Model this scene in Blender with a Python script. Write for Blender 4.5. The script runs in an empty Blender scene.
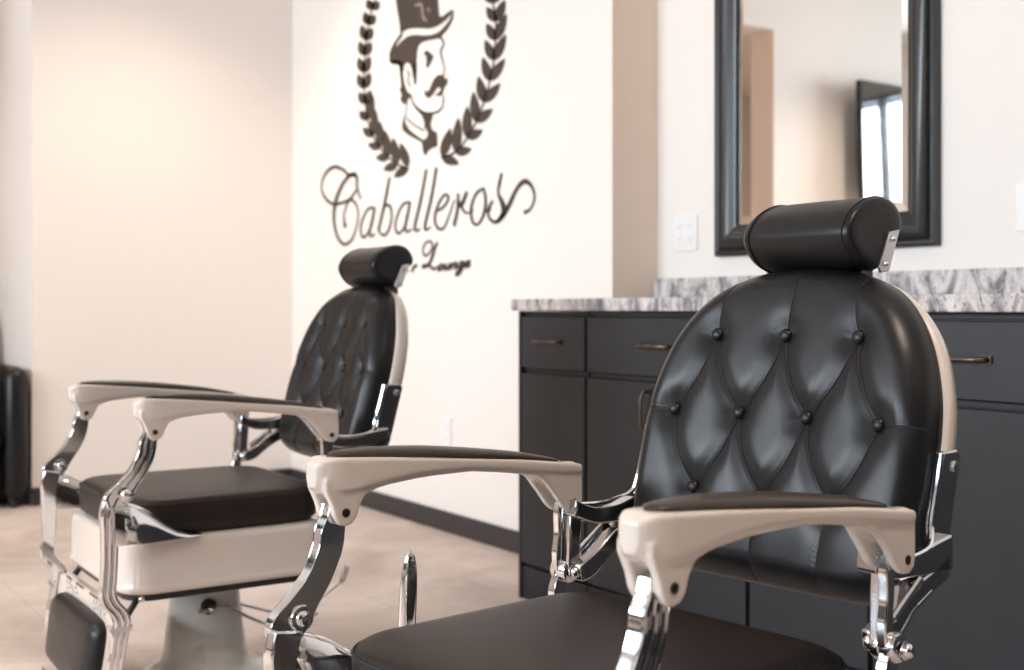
import bpy, bmesh, math, random
from mathutils import Vector, Matrix
random.seed(4)
C = bpy.context.scene.collection
sc = bpy.context.scene
PI = math.pi
F = 1210.0                      # focal length in pixels of a 1024-wide frame
HOR = 308.0                     # horizon row
CAMH = 0.887
ANG = math.atan(792 / F)        # the camera is turned this far from the +Y axis of the room
CA, SA = math.cos(ANG), math.sin(ANG)

# ------------------------------------------------------------------ materials
def nodes(name):
    m = bpy.data.materials.new(name); m.use_nodes = True
    nt = m.node_tree
    return m, nt, nt.nodes['Principled BSDF']
def setp(b, **k):
    for kk, v in k.items():
        b.inputs[kk.replace('_', ' ')].default_value = v
def rgb(r, g, b):
    f = lambda c: (c / 255 / 12.92) if c <= 10 else ((c / 255 + .055) / 1.055) ** 2.4
    return (f(r), f(g), f(b), 1)
def noise_bump(nt, b, scale, strength, dist=.001, detail=4, coord='Object'):
    tc = nt.nodes.new('ShaderNodeTexCoord'); n = nt.nodes.new('ShaderNodeTexNoise')
    n.inputs['Scale'].default_value = scale; n.inputs['Detail'].default_value = detail
    nt.links.new(tc.outputs[coord], n.inputs['Vector'])
    bp = nt.nodes.new('ShaderNodeBump'); bp.inputs['Strength'].default_value = strength
    bp.inputs['Distance'].default_value = dist
    nt.links.new(n.outputs['Fac'], bp.inputs['Height']); nt.links.new(bp.outputs['Normal'], b.inputs['Normal'])
    return tc, n
def simple(name, col, rough=.5, metal=0., bump=None, **k):
    m, nt, b = nodes(name)
    b.inputs['Base Color'].default_value = col
    b.inputs['Roughness'].default_value = rough; b.inputs['Metallic'].default_value = metal
    for kk, v in k.items(): b.inputs[kk.replace('_', ' ')].default_value = v
    if bump: noise_bump(nt, b, *bump)
    return m
def varied(name, c1, c2, scale, rough, r2=None, bump=None, metal=0., **k):
    m, nt, b = nodes(name)
    tc = nt.nodes.new('ShaderNodeTexCoord'); n = nt.nodes.new('ShaderNodeTexNoise')
    n.inputs['Scale'].default_value = scale; n.inputs['Detail'].default_value = 5
    nt.links.new(tc.outputs['Object'], n.inputs['Vector'])
    cr = nt.nodes.new('ShaderNodeValToRGB'); cr.color_ramp.elements[0].color = c1; cr.color_ramp.elements[1].color = c2
    cr.color_ramp.elements[0].position = .35; cr.color_ramp.elements[1].position = .65
    nt.links.new(n.outputs['Fac'], cr.inputs['Fac']); nt.links.new(cr.outputs['Color'], b.inputs['Base Color'])
    b.inputs['Roughness'].default_value = rough; b.inputs['Metallic'].default_value = metal
    if r2 is not None:
        mr = nt.nodes.new('ShaderNodeMapRange'); mr.inputs['To Min'].default_value = rough; mr.inputs['To Max'].default_value = r2
        nt.links.new(n.outputs['Fac'], mr.inputs['Value']); nt.links.new(mr.outputs['Result'], b.inputs['Roughness'])
    for kk, v in k.items(): b.inputs[kk.replace('_', ' ')].default_value = v
    if bump: noise_bump(nt, b, *bump)
    return m

M = {}
M['wall'] = simple('wall_paint', rgb(236, 229, 223), .85, bump=(180, .12, .001))
M['wall_dark'] = simple('dark_feature_wall_paint', rgb(66, 58, 54), .8)
M['wall_tan'] = simple('tan_wall_face', rgb(243, 222, 205), .85)
M['ceiling'] = simple('ceiling_paint', rgb(236, 232, 227), .9)
M['base'] = simple('baseboard_paint', rgb(50, 47, 48), .5)
M['leather'] = simple('black_leather', (.008, .0078, .0085, 1), .34, bump=(420, .16, .0008), Specular_IOR_Level=.33)
M['leather_seat'] = simple('seat_leather', (.017, .0115, .0092, 1), .45, bump=(300, .2, .0008), Specular_IOR_Level=.30)  # warm ceiling reflection is tinted into the seat colour
M['arm_leather'] = simple('arm_leather', (.040, .028, .022, 1), .38, bump=(300, .1, .0008), Specular_IOR_Level=.38)
M['thread'] = simple('black_thread', (.006, .006, .006, 1), .7)
M['enamel'] = simple('cream_enamel', rgb(216, 204, 193), .22, bump=(14, .05, .002), Coat_Weight=.5, Coat_Roughness=.08)
M['column'] = simple('column_enamel', rgb(218, 216, 210), .25, Coat_Weight=.4, Coat_Roughness=.1)
M['chrome'] = simple('chrome', (.80, .80, .81, 1), .07, 1., bump=(25, .04, .002))
M['chrome_dark'] = simple('cast_chrome', (.55, .54, .54, 1), .12, 1., bump=(90, .15, .001))
M['black_metal'] = simple('black_metal', (.012, .012, .013, 1), .4)
M['gun'] = simple('dark_screw_steel', (.09, .085, .08, 1), .3, 1.)
M['steel'] = simple('brushed_steel', (.55, .54, .53, 1), .3, 1.)
M['cab'] = varied('cabinet_paint', (.0155, .0175, .022, 1), (.0195, .022, .027, 1), 9, .42, .5, Specular_IOR_Level=.5)
M['cab_dark'] = simple('cabinet_carcass', (.010, .010, .012, 1), .5)
M['bronze'] = simple('oil_rubbed_bronze', (.17, .135, .115, 1), .28, 1.)
M['frame'] = simple('black_frame_lacquer', (.010, .0105, .012, 1), .30, Specular_IOR_Level=.6)
M['mirror'] = simple('mirror_silver', (.93, .94, .93, 1), .0, 1.)
M['plastic'] = simple('white_plastic', rgb(238, 236, 234), .35)
M['slot'] = simple('dark_slot', (.35, .34, .33, 1), .6)
M['logo'] = simple('sign_vinyl', rgb(58, 47, 40), .6)
M['logo_light'] = simple('sign_vinyl_light', rgb(140, 129, 120), .6)
M['tv_black'] = simple('tv_bezel', (.01, .01, .011, 1), .35)
M['tv_screen'] = simple('tv_glass', (.010, .012, .014, 1), .06, Specular_IOR_Level=1.0, Coat_Weight=1.0, Coat_Roughness=.02, Coat_IOR=2.2)
M['alu'] = simple('dark_window_frame', (.02, .02, .022, 1), .4)
M['lamp_trim'] = simple('lamp_trim', rgb(235, 232, 228), .5)
M['hedge'] = varied('hedge_leaves', (.018, .03, .016, 1), (.04, .06, .03, 1), 6, .8)
M['ground'] = simple('asphalt', (.12, .12, .12, 1), .9)
def mat_lamp():
    m, nt, b = nodes('lamp_diffuser')
    b.inputs['Base Color'].default_value = (.8, .8, .8, 1)
    b.inputs['Emission Color'].default_value = (1, .86, .70, 1); b.inputs['Emission Strength'].default_value = 8
    return m
M['lamp'] = mat_lamp()
def mat_glass():
    m, nt, b = nodes('window_glass')
    nt.nodes.remove(b)
    out = nt.nodes['Material Output']
    tr = nt.nodes.new('ShaderNodeBsdfTransparent'); gl = nt.nodes.new('ShaderNodeBsdfGlossy'); gl.inputs['Roughness'].default_value = .02
    fr = nt.nodes.new('ShaderNodeFresnel'); fr.inputs['IOR'].default_value = 1.45
    mx = nt.nodes.new('ShaderNodeMixShader')
    nt.links.new(fr.outputs[0], mx.inputs[0]); nt.links.new(tr.outputs[0], mx.inputs[1]); nt.links.new(gl.outputs[0], mx.inputs[2])
    nt.links.new(mx.outputs[0], out.inputs['Surface'])
    return m
M['glass'] = mat_glass()
def mat_floor():
    m, nt, b = nodes('stone_tile_floor')
    L = nt.links.new; N = nt.nodes.new
    tc = N('ShaderNodeTexCoord')
    n1 = N('ShaderNodeTexNoise'); n1.inputs['Scale'].default_value = 2.2; n1.inputs['Detail'].default_value = 8; n1.inputs['Roughness'].default_value = .62
    n1.inputs['Distortion'].default_value = .6
    L(tc.outputs['Object'], n1.inputs['Vector'])
    cr = N('ShaderNodeValToRGB'); e = cr.color_ramp.elements
    e[0].position = .32; e[0].color = rgb(172, 157, 149); e[1].position = .68; e[1].color = rgb(214, 202, 195)
    k = cr.color_ramp.elements.new(.5); k.color = rgb(196, 182, 174)
    L(n1.outputs['Fac'], cr.inputs['Fac'])
    br = N('ShaderNodeTexBrick'); br.offset = .5; br.inputs['Scale'].default_value = 1.0
    br.inputs['Brick Width'].default_value = .9; br.inputs['Row Height'].default_value = .45
    br.inputs['Mortar Size'].default_value = .003; br.inputs['Mortar Smooth'].default_value = .4
    br.inputs['Color1'].default_value = (.93, .93, .93, 1); br.inputs['Color2'].default_value = (1, 1, 1, 1)
    br.inputs['Mortar'].default_value = (.80, .78, .76, 1)
    mp = N('ShaderNodeMapping'); mp.inputs['Rotation'].default_value = (0, 0, PI / 2); mp.inputs['Location'].default_value = (.2, .13, 0)
    L(tc.outputs['Object'], mp.inputs['Vector']); L(mp.outputs[0], br.inputs['Vector'])
    mx = N('ShaderNodeMix'); mx.data_type = 'RGBA'; mx.blend_type = 'MULTIPLY'; mx.inputs['Factor'].default_value = 1
    L(cr.outputs['Color'], mx.inputs['A']); L(br.outputs['Color'], mx.inputs['B'])
    L(mx.outputs['Result'], b.inputs['Base Color'])
    b.inputs['Roughness'].default_value = .55; b.inputs['Specular IOR Level'].default_value = .3
    return m
M['floor'] = mat_floor()
def mat_granite():
    m, nt, b = nodes('white_grey_granite')
    L = nt.links.new; N = nt.nodes.new
    tc = N('ShaderNodeTexCoord')
    mp = N('ShaderNodeMapping'); mp.inputs['Rotation'].default_value = (.65, .2, .3); mp.inputs['Scale'].default_value = (1, 2.6, 1)
    L(tc.outputs['Object'], mp.inputs['Vector'])
    n1 = N('ShaderNodeTexNoise'); n1.inputs['Scale'].default_value = 7; n1.inputs['Detail'].default_value = 9; n1.inputs['Roughness'].default_value = .65; n1.inputs['Distortion'].default_value = 1.3
    L(mp.outputs[0], n1.inputs['Vector'])
    cr = N('ShaderNodeValToRGB'); e = cr.color_ramp.elements
    e[0].position = .36; e[0].color = rgb(120, 116, 118); e[1].position = .66; e[1].color = rgb(226, 220, 216)
    k = e.new(.45); k.color = rgb(160, 156, 158)
    k = e.new(.53); k.color = rgb(204, 198, 195)
    L(n1.outputs['Fac'], cr.inputs['Fac'])
    n2 = N('ShaderNodeTexNoise'); n2.inputs['Scale'].default_value = 120; n2.inputs['Detail'].default_value = 2
    L(tc.outputs['Object'], n2.inputs['Vector'])
    cr2 = N('ShaderNodeValToRGB'); e = cr2.color_ramp.elements
    e[0].position = .30; e[0].color = (.45, .42, .40, 1); e[1].position = .42; e[1].color = (1, 1, 1, 1)
    L(n2.outputs['Fac'], cr2.inputs['Fac'])
    mx = N('ShaderNodeMix'); mx.data_type = 'RGBA'; mx.blend_type = 'MULTIPLY'; mx.inputs['Factor'].default_value = .8
    L(cr.outputs['Color'], mx.inputs['A']); L(cr2.outputs['Color'], mx.inputs['B'])
    L(mx.outputs['Result'], b.inputs['Base Color'])
    b.inputs['Roughness'].default_value = .22
    return m
M['granite'] = mat_granite()

# ------------------------------------------------------------------ mesh helpers
def mesh(name, verts, faces, mat, parent=None, smooth=None, bevel=0, seg=2, loc=None, ang=40):
    me = bpy.data.meshes.new(name)
    me.from_pydata([tuple(v) for v in verts], [], faces)
    bm = bmesh.new(); bm.from_mesh(me)
    bmesh.ops.recalc_face_normals(bm, faces=bm.faces); bm.to_mesh(me); bm.free()
    me.materials.append(mat)
    o = bpy.data.objects.new(name, me); C.objects.link(o)
    if loc: o.location = loc
    if parent: o.parent = parent
    if bevel:
        md = o.modifiers.new('bevel', 'BEVEL'); md.width = bevel; md.segments = seg; md.limit_method = 'ANGLE'; md.angle_limit = math.radians(35)
        md.harden_normals = False
    if smooth or bevel:
        me.shade_smooth()
        try: me.set_sharp_from_angle(angle=math.radians(ang))
        except Exception: pass
    return o
class MB:
    def __init__(s): s.v = []; s.f = []
    def add(s, vs, fs):
        n = len(s.v); s.v += [tuple(v) for v in vs]; s.f += [tuple(i + n for i in f) for f in fs]
        return s
    def box(s, x0, x1, y0, y1, z0, z1):
        vs = [(x, y, z) for z in (z0, z1) for y in (y0, y1) for x in (x0, x1)]
        return s.add(vs, [(0, 2, 3, 1), (4, 5, 7, 6), (0, 1, 5, 4), (2, 6, 7, 3), (0, 4, 6, 2), (1, 3, 7, 5)])
    def prism_xz(s, pts, y0, y1):
        n = len(pts)
        vs = [(p[0], y0, p[1]) for p in pts] + [(p[0], y1, p[1]) for p in pts]
        return s.add(vs, [tuple(range(n)), tuple(range(2 * n - 1, n - 1, -1))] + [(i, (i + 1) % n, n + (i + 1) % n, n + i) for i in range(n)])
    def prism_yz(s, pts, x0, x1):
        n = len(pts)
        vs = [(x0, p[0], p[1]) for p in pts] + [(x1, p[0], p[1]) for p in pts]
        return s.add(vs, [tuple(range(n)), tuple(range(2 * n - 1, n - 1, -1))] + [(i, (i + 1) % n, n + (i + 1) % n, n + i) for i in range(n)])
    def prism_xy(s, pts, z0, z1):
        n = len(pts)
        vs = [(p[0], p[1], z0) for p in pts] + [(p[0], p[1], z1) for p in pts]
        return s.add(vs, [tuple(range(n)), tuple(range(2 * n - 1, n - 1, -1))] + [(i, (i + 1) % n, n + (i + 1) % n, n + i) for i in range(n)])
    def rings(s, rs, cap0=True, cap1=True, closed=True):
        n = len(rs[0]); vs = [p for r in rs for p in r]; fs = []
        for k in range(len(rs) - 1):
            for i in range(n if closed else n - 1):
                j = (i + 1) % n
                fs.append((k * n + i, k * n + j, (k + 1) * n + j, (k + 1) * n + i))
        if cap0: fs.append(tuple(range(n - 1, -1, -1)))
        if cap1: fs.append(tuple((len(rs) - 1) * n + i for i in range(n)))
        return s.add(vs, fs)
    def tube(s, pts, r, n=10, cap=True):
        pts = [Vector(p) for p in pts]; rs = []
        up = None
        for i, p in enumerate(pts):
            t = (pts[min(i + 1, len(pts) - 1)] - pts[max(i - 1, 0)]).normalized()
            if up is None: up = Vector((0, 0, 1)) if abs(t.z) < .9 else Vector((0, 1, 0))
            a = t.cross(up).normalized(); b = a.cross(t).normalized(); up = b
            rr = r[i] if isinstance(r, (list, tuple)) else r
            rs.append([p + a * rr * math.cos(2 * PI * k / n) + b * rr * math.sin(2 * PI * k / n) for k in range(n)])
        return s.rings(rs, cap, cap)
    def lathe(s, prof, axis='z', c=(0, 0, 0), n=32):
        rs = []
        for r, h in prof:
            ring = []
            for k in range(n):
                a = 2 * PI * k / n; u, v = r * math.cos(a), r * math.sin(a)
                p = {'z': (u, v, h), 'y': (u, h, v), 'x': (h, u, v)}[axis]
                ring.append((p[0] + c[0], p[1] + c[1], p[2] + c[2]))
            rs.append(ring)
        return s.rings(rs)
    def build(s, name, mat, parent=None, **k): return mesh(name, s.v, s.f, mat, parent, **k)
def empty(name, loc, rz=0):
    o = bpy.data.objects.new(name, None); C.objects.link(o); o.location = loc; o.rotation_euler = (0, 0, rz); o.empty_display_size = .1
    return o
def tag(o, label=None, cat=None, group=None, kind=None):
    for k, v in (('label', label), ('category', cat), ('group', group), ('kind', kind)):
        if v: o[k] = v
    return o
def struct(o): o['kind'] = 'structure'; return o
def crom(pts, n=8, closed=False):
    out = []; m = len(pts); rng = range(m if closed else m - 1)
    for i in rng:
        if closed: p = [pts[(i + k) % m] for k in (-1, 0, 1, 2)]
        else: p = [pts[max(i - 1, 0)], pts[i], pts[i + 1], pts[min(i + 2, m - 1)]]
        for k in range(n):
            t = k / n
            out.append(tuple(.5 * ((2 * p[1][d]) + (-p[0][d] + p[2][d]) * t + (2 * p[0][d] - 5 * p[1][d] + 4 * p[2][d] - p[3][d]) * t * t + (-p[0][d] + 3 * p[1][d] - 3 * p[2][d] + p[3][d]) * t ** 3) for d in range(len(pts[0]))))
    if not closed: out.append(tuple(pts[-1]))
    return out
def rrect(x0, x1, y0, y1, r, inset=0, n=8):
    x0 += inset; x1 -= inset; y0 += inset; y1 -= inset; r = max(r - inset, .002); pts = []
    for cx, cy, a0 in ((x1 - r, y1 - r, 0), (x0 + r, y1 - r, 90), (x0 + r, y0 + r, 180), (x1 - r, y0 + r, 270)):
        for k in range(n + 1):
            a = math.radians(a0 + 90 * k / n); pts.append((cx + r * math.cos(a), cy + r * math.sin(a)))
    return pts

# ------------------------------------------------------------------ camera
cd = bpy.data.cameras.new('camera'); cam = bpy.data.objects.new('camera', cd); C.objects.link(cam)
cam.location = (0, 0, CAMH); cam.rotation_euler = (PI / 2, 0, -ANG)
cd.sensor_width = 36; cd.lens = 36 * F / 1024
cd.shift_y = -(335 - HOR) / 1024.0
cd.clip_start = .05; cd.clip_end = 200
cd.dof.use_dof = True; cd.dof.focus_distance = 1.74; cd.dof.aperture_fstop = 4.6
sc.camera = cam

# ------------------------------------------------------------------ room
XL, XM, XA = -4.0, 2.418, 2.607      # window wall, sign wall, mirror alcove wall
YB, YF, YR = -4.6, 5.72, 3.103       # wall behind the camera, far wall, alcove return
ZC = 3.1
HX0, HX1 = -.61, 1.17                # hall opening
def bx(name, b, mat, **k): return MB().box(*b).build(name, mat, **k)
struct(bx('floor', (XL - .2, XA + .2, YB - .2, 9.4, -.1, 0), M['floor']))
struct(bx('ceiling', (XL - .2, XA + .2, YB - .2, 9.4, ZC, ZC + .1), M['ceiling']))
struct(bx('wall_sign_side', (XM, XA + .15, YR, YF + .2, 0, ZC), M['wall']))
struct(bx('wall_mirror_side', (XA, XA + .15, YB, YR, 0, ZC), M['wall']))
w = MB().box(HX1, XM, YF, YF + .21, 0, ZC).box(HX1, HX1 + .12, YF + .21, 9.2, 0, ZC)
struct(w.build('wall_far', M['wall']))
w = MB().box(XL, HX0, YF, YF + .21, 0, ZC).box(HX0, HX1, YF, YF + .21, 2.72, ZC)
struct(w.build('wall_far_left', M['wall']))
struct(bx('wall_hall_end', (XL, HX1 + .12, 9.2, 9.35, 0, ZC), M['wall']))
struct(bx('wall_hall_left', (XL - .15, XL, YF + .21, 9.35, 0, ZC), M['wall']))
struct(bx('wall_rear', (XL - .15, XA + .15, YB - .15, YB, 0, ZC), M['wall_dark']))
# window wall: piers, sill and head around three tall windows
wins = [(-2.7, -.5), (-.1, 2.1), (2.5, 4.9)]
W0, W1 = .45, 2.98
w = MB().box(XL - .15, XL, YB, YF + .21, 0, W0).box(XL - .15, XL, YB, YF + .21, W1, ZC)
ys = [YB] + [y for p in wins for y in p] + [YF + .21]
for a, b in zip(ys[::2], ys[1::2]): w.box(XL - .15, XL, a, b, W0, W1)
struct(w.build('wall_windows', M['wall']))
for i, (a, b) in enumerate(wins):
    m = (a + b) / 2; t = .035
    f = MB().box(XL - .1, XL - .03, a, a + t, W0, W1).box(XL - .1, XL - .03, b - t, b, W0, W1).box(XL - .1, XL - .03, a, b, W0, W0 + t).box(XL - .1, XL - .03, a, b, W1 - t, W1)
    f.box(XL - .1, XL - .03, m - .03, m + .03, W0, W1).box(XL - .1, XL - .03, a, b, 1.62, 1.68)
    o = struct(f.build('window_%d' % (i + 1), M['alu']))
    g = bx('pane', (XL - .068, XL - .062, a + t, b - t, W0 + t, W1 - t), M['glass'], parent=o)
# thin tan faces on the returns of the mirror recess and the hall opening
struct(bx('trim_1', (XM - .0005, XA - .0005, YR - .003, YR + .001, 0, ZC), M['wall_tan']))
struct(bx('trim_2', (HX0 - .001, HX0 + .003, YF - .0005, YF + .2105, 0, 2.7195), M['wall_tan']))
# baseboards
def skirting(name, b): struct(bx(name, b, M['base'], bevel=.003))
BH, BT = .08, .014
skirting('baseboard_sign_side', (XM - BT, XM, YR - .02, YF, 0, BH))
skirting('baseboard_far', (HX1, XM - BT, YF - BT, YF, 0, BH))
skirting('baseboard_hall', (HX1 - BT, HX1, YF, 9.2, 0, BH))
skirting('baseboard_far_left', (XL, HX0, YF - BT, YF, 0, BH))
skirting('baseboard_windows', (XL, XL + BT, YB, YF, 0, BH))
skirting('baseboard_rear', (XL, XA, YB, YB + BT, 0, BH))
# outdoors, seen only through the glass
struct(bx('ground_outside', (-30, XL - .2, -20, 26, -.25, -.15), M['ground']))
def hedge(y0, y1, label):
    vs = []; fs = []; nx, ny = 10, 60
    rs = []
    for j in range(ny + 1):
        y = y0 + (y1 - y0) * j / ny; ring = []
        e = min(1, min(j, ny - j) / 4 + .35)
        for k in range(20):
            a = 2 * PI * k / 20
            r = 1 + .16 * math.sin(3.1 * y + k) + .12 * math.sin(7.3 * y + 2.2 * k) + random.uniform(-.06, .06)
            ring.append((-9.5 + .7 * e * r * math.cos(a), y, .75 + .95 * e * r * math.sin(a)))
        rs.append(ring)
    o = MB().rings(rs).build('hedge', M['hedge'], smooth=True)
    tag(o, label, 'hedge')
hedge(-6, 12, 'green clipped hedge outside the windows, seen in the dark screen reflection')

# ------------------------------------------------------------------ wall fittings
def rbox_yz(mb, x0, x1, y0, y1, z0, z1, r=.006):
    return mb.prism_yz(rrect(y0, y1, z0, z1, r, n=4), x0, x1)
def outlet(xw, y, z, gangs, label, normal=-1):
    t = empty('wall_outlet', (xw, y, z))
    tag(t, label, 'outlet')
    wd = .058 if gangs == 2 else .036
    m = MB(); rbox_yz(m, -.006, 0, -wd, wd, -.058, .058); m.build('cover_plate', M['plastic'], t, bevel=.002)
    for g in range(gangs):
        yc = 0 if gangs == 1 else (-.023, .023)[g]
        for zc in (-.02, .02):
            s = MB(); s.prism_yz([(yc + .0155 * math.cos(a), zc + .0145 * math.sin(a)) for a in [2 * PI * k / 16 for k in range(16)]], -.008, -.005)
            so = s.build('socket', M['plastic'], t)
            sl = MB().box(-.0084, -.0078, yc - .006, yc - .0045, zc - .003, zc + .006).box(-.0084, -.0078, yc + .0045, yc + .006, zc - .003, zc + .005)
            sl.build('slot', M['slot'], so)
    return t
outlet(XA, 2.958, 1.128, 2, 'white double wall outlet left of the black framed mirror')
outlet(XA, 1.71, 1.128, 2, 'white wall outlet at the right edge, right of the mirror')
outlet(XM, 4.166, .394, 1, 'small white outlet low on the wall under the sign')
t = empty('light_switch', (HX1, 6.29, 1.0)); tag(t, 'white light switch on the hall wall above the black armchair', 'switch')
m = MB(); rbox_yz(m, -.006, 0, -.036, .036, -.058, .058); m.build('cover_plate', M['plastic'], t, bevel=.002)
MB().box(-.010, -.005, -.016, .016, -.032, .032).build('rocker', M['plastic'], t, bevel=.002)

# ------------------------------------------------------------------ mirror
MY0, MY1, MZ0, MZ1 = 1.983, 2.803, 1.047, 2.26
t = empty('wall_mirror', (XA, (MY0 + MY1) / 2, MZ0)); tag(t, 'tall mirror in wide black lacquered frame above the granite counter', 'mirror')
FW = .094; hw_ = (MY1 - MY0) / 2; hh = MZ1 - MZ0
prof = [(a * .895, b * .8) for a, b in [(0, -.001), (0, -.026), (.006, -.031), (.016, -.031), (.021, -.027), (.026, -.034), (.038, -.044), (.052, -.047), (.066, -.043), (.080, -.032), (.092, -.022), (.099, -.018), (.103, -.018), (.105, -.014), (.105, -.001)]]
rs = []
for (d, x) in prof:
    rs.append([(x, -hw_ + d, d), (x, hw_ - d, d), (x, hw_ - d, hh - d), (x, -hw_ + d, hh - d)])
# one ring per profile point, four mitred corners each
m = MB(); n = len(prof); vs = [p for r in rs for p in r]; fs = []
for k in range(n):
    k2 = (k + 1) % n
    for i in range(4):
        j = (i + 1) % 4; fs.append((k * 4 + i, k * 4 + j, k2 * 4 + j, k2 * 4 + i))
m.add(vs, fs); m.build('frame', M['frame'], t, smooth=True, ang=32)
m = MB(); a, b = FW - .003, FW + .022
q = lambda d, x: [(x, -hw_ + d, d), (x, hw_ - d, d), (x, hw_ - d, hh - d), (x, -hw_ + d, hh - d)]
m.add(q(a, -.007) + q(b, -.010), [(0, 1, 5, 4), (1, 2, 6, 5), (2, 3, 7, 6), (3, 0, 4, 7), (4, 5, 6, 7)])
m.add(q(a, -.007) + q(a, -.003), [(0, 1, 5, 4), (1, 2, 6, 5), (2, 3, 7, 6), (3, 0, 4, 7), (4, 5, 6, 7)])
m.build('mirror_glass', M['mirror'], t)

# ------------------------------------------------------------------ counter and cabinets
CF = 2.031                      # front edge of the stone slab
CABF = CF + .02                 # face of drawers and doors
m = MB().prism_xy([(CF, -2.1), (XA - .001, -2.1), (XA - .001, YR - .004), (XM - .018, YR - .004), (XM - .018, 3.11), (CF, 3.11)], .8785, .9145)
o = m.build('countertop', M['granite'], bevel=.004)
tag(o, 'long grey and white granite countertop on the dark cabinets', 'countertop')
o = MB().box(XA - .021, XA - .001, -2.1, YR - .004, .9147, .984).build('backsplash', M['granite'], bevel=.002)
tag(o, 'low granite backsplash strip along the mirror wall', 'backsplash')
def pull(parent, y, z, L=.118, vertical=False):
    pts = [(-.0, -L / 2, 0), (-.014, -L / 2 + .001, .0), (-.024, -L / 2 + .012, .0), (-.027, -L / 4, .0), (-.027, L / 4, .0), (-.024, L / 2 - .012, .0), (-.014, L / 2 - .001, .0), (0, L / 2, 0)]
    pts = crom(pts, 5)
    if vertical: pts = [(a, c, b) for a, b, c in pts]
    rr = [.0042 + .0022 * abs(math.cos(PI * i / (len(pts) - 1))) ** 2 for i in range(len(pts))]
    m = MB().tube(pts, rr, 10)
    for s in (-1, 1):
        if vertical: m.box(-.005, 0, -.008, .008, s * L / 2 - .010, s * L / 2 + .010)
        else: m.box(-.005, 0, s * L / 2 - .010, s * L / 2 + .010, -.008, .008)
    return m.build('handle', M['bronze'], parent, smooth=True, loc=(0, y, z))
def cabinet(y0, y1, doors, label, handle_y=None, door_handles=()):
    yc = (y0 + y1) / 2
    t = empty('base_cabinet', (CABF, yc, 0)); tag(t, label, 'cabinet', None)
    a, b = y0 - yc, y1 - yc
    m = MB().box(.021, XM - .02 - CABF if y1 > YR - .02 else XA - .01 - CABF, a + .0005, b - .0005, .1, .8775)
    m.build('carcass', M['cab_dark'], t)
    MB().box(.006, .5 if y1 < YR - .02 else .34, a + .0005, b - .0005, 0.0, .0995).build('plinth', M['cab'], t)
    # pale top rail under the stone
    MB().box(.014, .0205, a + .001, b - .001, .866, .877).build('rail', M['cab'], t)
    g = .0025
    d = MB().box(0, .02, a + g, b - g, .7065, .861).build('drawer', M['cab'], t, bevel=.002)
    hy = (handle_y - yc) if handle_y else 0
    pull(d, hy, .787)
    MB().box(.014, .0205, a + .001, b - .001, .6925, .703).build('rail', M['cab'], t)
    w_ = (b - a) / doors
    for k in range(doors):
        dd = MB().box(0, .02, a + k * w_ + g, a + (k + 1) * w_ - g, .11, .6885).build('door', M['cab'], t, bevel=.002)
        if k < len(door_handles) and door_handles[k] is not None:
            pull(dd, a + k * w_ + door_handles[k] * w_, .615, .10, True)
    # finished end panel in the same paint on the open end
    if y1 > YR - .03:
        MB().box(.0, .0 + XM - .02 - CABF, b + .0005, b + .012, .0, .8775).build('end_panel', M['cab'], t)
    return t
cabinet(2.758, 3.084, 1, 'narrow dark grey base cabinet at the far left end of the counter', 2.935)
cabinet(2.112, 2.750, 2, 'wide dark grey base cabinet with two doors, second from the far left end', 2.445, (.86, .14))
cabinet(1.744, 2.104, 1, 'narrow dark grey cabinet mostly hidden behind the tufted back of the near chair', None, (.85,))
cabinet(1.26, 1.736, 1, 'dark grey cabinet right of the near chair with its drawer pull showing', 1.512, (.9,))
cabinet(.60, 1.252, 2, 'dark grey cabinet past the right edge of the photo', None, (.86, .14))
cabinet(-.30, .592, 2, 'dark grey cabinet beside the camera, last but two of the run', None, (.86, .14))
cabinet(-1.2, -.308, 2, 'dark grey cabinet behind the camera, last but one of the run', None, (.86, .14))
cabinet(-2.1, -1.208, 2, 'dark grey cabinet farthest behind the camera, the last of the run', None, (.86, .14))

# ------------------------------------------------------------------ wall sign
def wy(px, py, depth=0):
    """point of the sign wall seen at a pixel -> (y, z) on the wall"""
    u = (px - 512) / F
    Z = XM / (u * CA + SA)
    return Z * (CA - u * SA), CAMH + (HOR - py) * Z / F
T = .0035
sign = empty('wall_sign', (XM, 4.3, 1.0)); tag(sign, 'dark brown logo of a top hatted man over script lettering on the white wall', 'sign')
def loc(p): return (p[0] - 4.3, p[1] - 1.0)
def ribbon(mb, pts, x0=-T, n=6, wscale=1.):
    """pts: (px, py, width in px)"""
    q = crom(pts, n)
    wp = [loc(wy(p[0], p[1])) for p in q]
    L_, R_ = [], []
    for i, p in enumerate(wp):
        a = wp[max(i - 1, 0)]; b = wp[min(i + 1, len(wp) - 1)]
        dy, dz = b[0] - a[0], b[1] - a[1]; l = math.hypot(dy, dz) or 1
        pxs = (CA * (q[i][0] + 280)) / XM      # pixels per metre there
        h = q[i][2] * wscale / 2 / pxs * 1.08
        L_.append((p[0] - dz / l * h, p[1] + dy / l * h)); R_.append((p[0] + dz / l * h, p[1] - dy / l * h))
    k = len(wp); vs = [(x0, a, b) for a, b in L_] + [(x0, a, b) for a, b in R_] + [(0, a, b) for a, b in L_] + [(0, a, b) for a, b in R_]
    fs = []
    for i in range(k - 1):
        fs += [(i, i + 1, k + i + 1, k + i), (2 * k + i, 2 * k + i + 1, i + 1, i), (k + i, k + i + 1, 3 * k + i + 1, 3 * k + i)]
    fs += [(0, k, 3 * k, 2 * k), (k - 1, 3 * k - 1, 4 * k - 1, 2 * k - 1)]
    mb.add(vs, fs)
def shape(mb, pts, x0=-T, x1=0, smooth=0):
    if smooth: pts = crom(pts, smooth, True)
    mb.prism_yz([loc(wy(*p)) for p in pts], x0, x1)
def tr(pts, ox, oy, s): return [(ox + p[0] / s, oy + p[1] / s) + tuple(p[2:]) for p in pts]
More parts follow.
